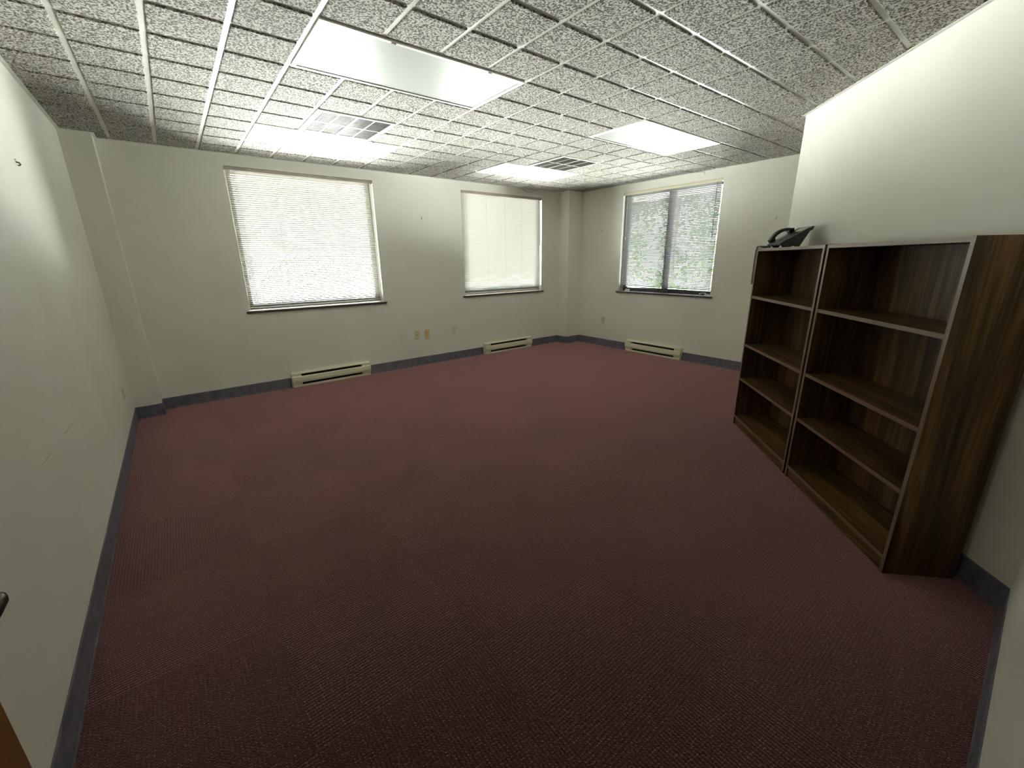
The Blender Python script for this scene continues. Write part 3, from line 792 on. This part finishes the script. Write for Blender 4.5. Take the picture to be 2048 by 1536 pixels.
def on_face(bm, x0, x1, v0, v1, h0, h1, mi=0):
    lo = [bm.verts.new(slab_pt(x, v, h0)) for x, v in ((x0, v0), (x1, v0), (x1, v1), (x0, v1))]
    hi = [bm.verts.new(slab_pt(x, v, h1)) for x, v in ((x0 + .001, v0 + .004), (x1 - .001, v0 + .004), (x1 - .001, v1 - .004), (x0 + .001, v1 - .004))]
    bm.faces.new(lo[::-1]); bm.faces.new(hi)
    for k in range(4): bm.faces.new((lo[k], lo[(k + 1) % 4], hi[(k + 1) % 4], hi[k]))
for r_ in range(4):
    for c_ in range(3):
        bm = bmesh.new(); x = -0.035 + 0.022 * c_; v = 0.16 + 0.085 * r_
        on_face(bm, x, x + 0.016, v, v + 0.055, -0.001, 0.004); link('key', bm, GREYP, ph)
for k in range(7):
    bm = bmesh.new(); v = 0.12 + 0.075 * k
    on_face(bm, -0.092, -0.060, v, v + 0.048, -0.001, 0.0035); link('line_button', bm, GREYP, ph)
bm = bmesh.new(); on_face(bm, -0.088, 0.030, 0.70, 0.93, -0.001, 0.003); link('display', bm, noise_col('grey_display', (0.16, 0.17, 0.15), (0.20, 0.21, 0.18), 8, rough=0.15), ph)
# handset arching over the left side of the phone
bm = bmesh.new()
HX = 0.070
arc = []
for k in range(13):
    u = k / 12; v = 0.02 + 0.74 * u
    arc.append((v, 0.016 + 0.034 * math.sin(math.pi * min(1, max(0, u))) ** 0.8))
prev = None
hw, th = 0.022, 0.0115
for v, hgt in arc:
    q = [slab_pt(HX - hw, v, hgt - th), slab_pt(HX + hw, v, hgt - th), slab_pt(HX + hw, v, hgt + th * 0.5), slab_pt(HX + hw * 0.6, v, hgt + th), slab_pt(HX - hw * 0.6, v, hgt + th), slab_pt(HX - hw, v, hgt + th * 0.5)]
    ring_ = [bm.verts.new(p_) for p_ in q]
    if prev:
        for k in range(6): bm.faces.new((prev[k], prev[(k + 1) % 6], ring_[(k + 1) % 6], ring_[k]))
    else: bm.faces.new(ring_[::-1])
    prev = ring_
bm.faces.new(prev)
for v0, v1 in ((0.0, 0.17), (0.60, 0.78)):
    lo = [bm.verts.new(slab_pt(x, v, 0.001)) for x, v in ((HX - .019, v0 + .02), (HX + .019, v0 + .02), (HX + .019, v1 - .02), (HX - .019, v1 - .02))]
    hi = [bm.verts.new(slab_pt(x, v, 0.028)) for x, v in ((HX - .024, v0), (HX + .024, v0), (HX + .024, v1), (HX - .024, v1))]
    bm.faces.new(lo[::-1]); bm.faces.new(hi)
    for k in range(4): bm.faces.new((lo[k], lo[(k + 1) % 4], hi[(k + 1) % 4], hi[k]))
link('handset', bm, BLACKP, ph, smooth=False)
# coiled cord to the far front corner and down the front of the side panel
def coil(path, rc, pitch, steps=10):
    P = [Vector(p_) for p_ in path]; out = []; ph_ = 0.0
    for a, b_ in zip(P[:-1], P[1:]):
        d = b_ - a; L = d.length; t = d.normalized(); s1 = t.cross(Vector((0.3, 0.2, 1) if abs(t.z) < 0.9 else (1, 0.1, 0))).normalized(); s2 = t.cross(s1)
        n = max(2, int(L / pitch * steps))
        for k in range(n):
            u = k / n; ang = ph_ + 2 * math.pi * u * L / pitch
            out.append(a + d * u + (s1 * math.cos(ang) + s2 * math.sin(ang)) * rc)
        ph_ += 2 * math.pi * L / pitch
    return out
bm = bmesh.new()
yf = BD + 0.030 - PO       # front edge of the bookcase in the phone's frame
xe = 1.135 + BW - PS       # far edge
tube(bm, coil([(0.04, 0.108, 0.0085), (0.085, 0.120, 0.0085), (0.12, 0.118, 0.0085), (xe - 0.006, 0.128, 0.012), (xe - 0.004, yf + 0.004, 0.010), (xe - 0.006, yf + 0.0105, -0.03), (xe - 0.004, yf + 0.0105, -0.12), (xe - 0.008, yf + 0.0105, -0.21), (xe - 0.010, yf + 0.0105, -0.275)], 0.0060, 0.0095), 0.0023, 5)
link('handset_cord', bm, BLACKP, ph, smooth=True)

# ================================================================== door, open against the left wall
dr = bpy.data.objects.new('door_1', None); COL.objects.link(dr); dr['kind'] = 'structure'
hx, hy = DOX0 + 0.022, YN + 0.012
ang = math.atan2(-2.137 - hy, -1.0 - hx)
dr.location = (hx, hy, 0); dr.rotation_euler = (0, 0, ang)
DL = math.hypot(-2.137 - hy, -1.0 - hx)
bm = B(0.0, DL, 0.0, 0.042, 0.008, 2.03, bev=0.002); link('door_leaf', bm, DOORW, dr)
bm = bmesh.new(); hxl = DL - 0.050; hz = 1.022
tube(bm, [(hxl, 0.0005, hz), (hxl, -0.007, hz)], 0.030, 24)
tube(bm, [(hxl, -0.007, hz), (hxl, -0.054, hz)], 0.010, 16)
tube(bm, [(hxl + 0.012, -0.055, hz + 0.004), (hxl + 0.009, -0.055, hz + 0.004), (hxl + 0.002, -0.055, hz + 0.003), (hxl - 0.02, -0.056, hz + 0.002), (hxl - 0.06, -0.056, hz - 0.002), (hxl - 0.105, -0.056, hz - 0.008)], [0.003, 0.007, 0.0100, 0.011, 0.0095, 0.008], 16)
link('lever_handle', bm, STEEL, dr, smooth=True)

# ================================================================== tree outside the right window
tr_ = empty('tree', 'leafy green tree outdoors, seen through the slats of the right wall window', 'tree', (8.4, 2.7, -0.6))
bm = bmesh.new()
tube(bm, [(0, 0, 0), (0.05, 0.02, 1.0), (-0.03, 0.05, 2.0), (0.06, 0, 3.2)], [0.13, 0.10, 0.08, 0.03], 10)
link('trunk', bm, noise_col('bark', (0.05, 0.035, 0.022), (0.12, 0.09, 0.06), 14, rough=0.9, bump=0.6), tr_)
bm = bmesh.new()
clumps = [(Vector((random.uniform(-0.9, 0.9), random.uniform(-1.9, 1.7), random.uniform(0.7, 4.6))), random.uniform(0.25, 0.6)) for _ in range(95)]
clumps = [c for c in clumps if not (0.2 < c[0].y < 1.3 and c[0].z < 1.9)]
for c, r in clumps:
    for _ in range(105):
        d = Vector((random.gauss(0, 1), random.gauss(0, 1), random.gauss(0, 1))).normalized() * r * random.uniform(0.4, 1.0)
        p_ = c + d; a_ = Vector((random.gauss(0, 1), random.gauss(0, 1), random.gauss(0, 1))).normalized(); b2 = a_.orthogonal().normalized()
        s_ = random.uniform(0.035, 0.075)
        bm.faces.new([bm.verts.new(p_ - a_ * s_), bm.verts.new(p_ + b2 * s_ * 0.5), bm.verts.new(p_ + a_ * s_), bm.verts.new(p_ - b2 * s_ * 0.5)])
LEAF = slat_mat('green_leaf', (0.055, 0.085, 0.032), 0.35)
link('foliage', bm, LEAF, tr_)
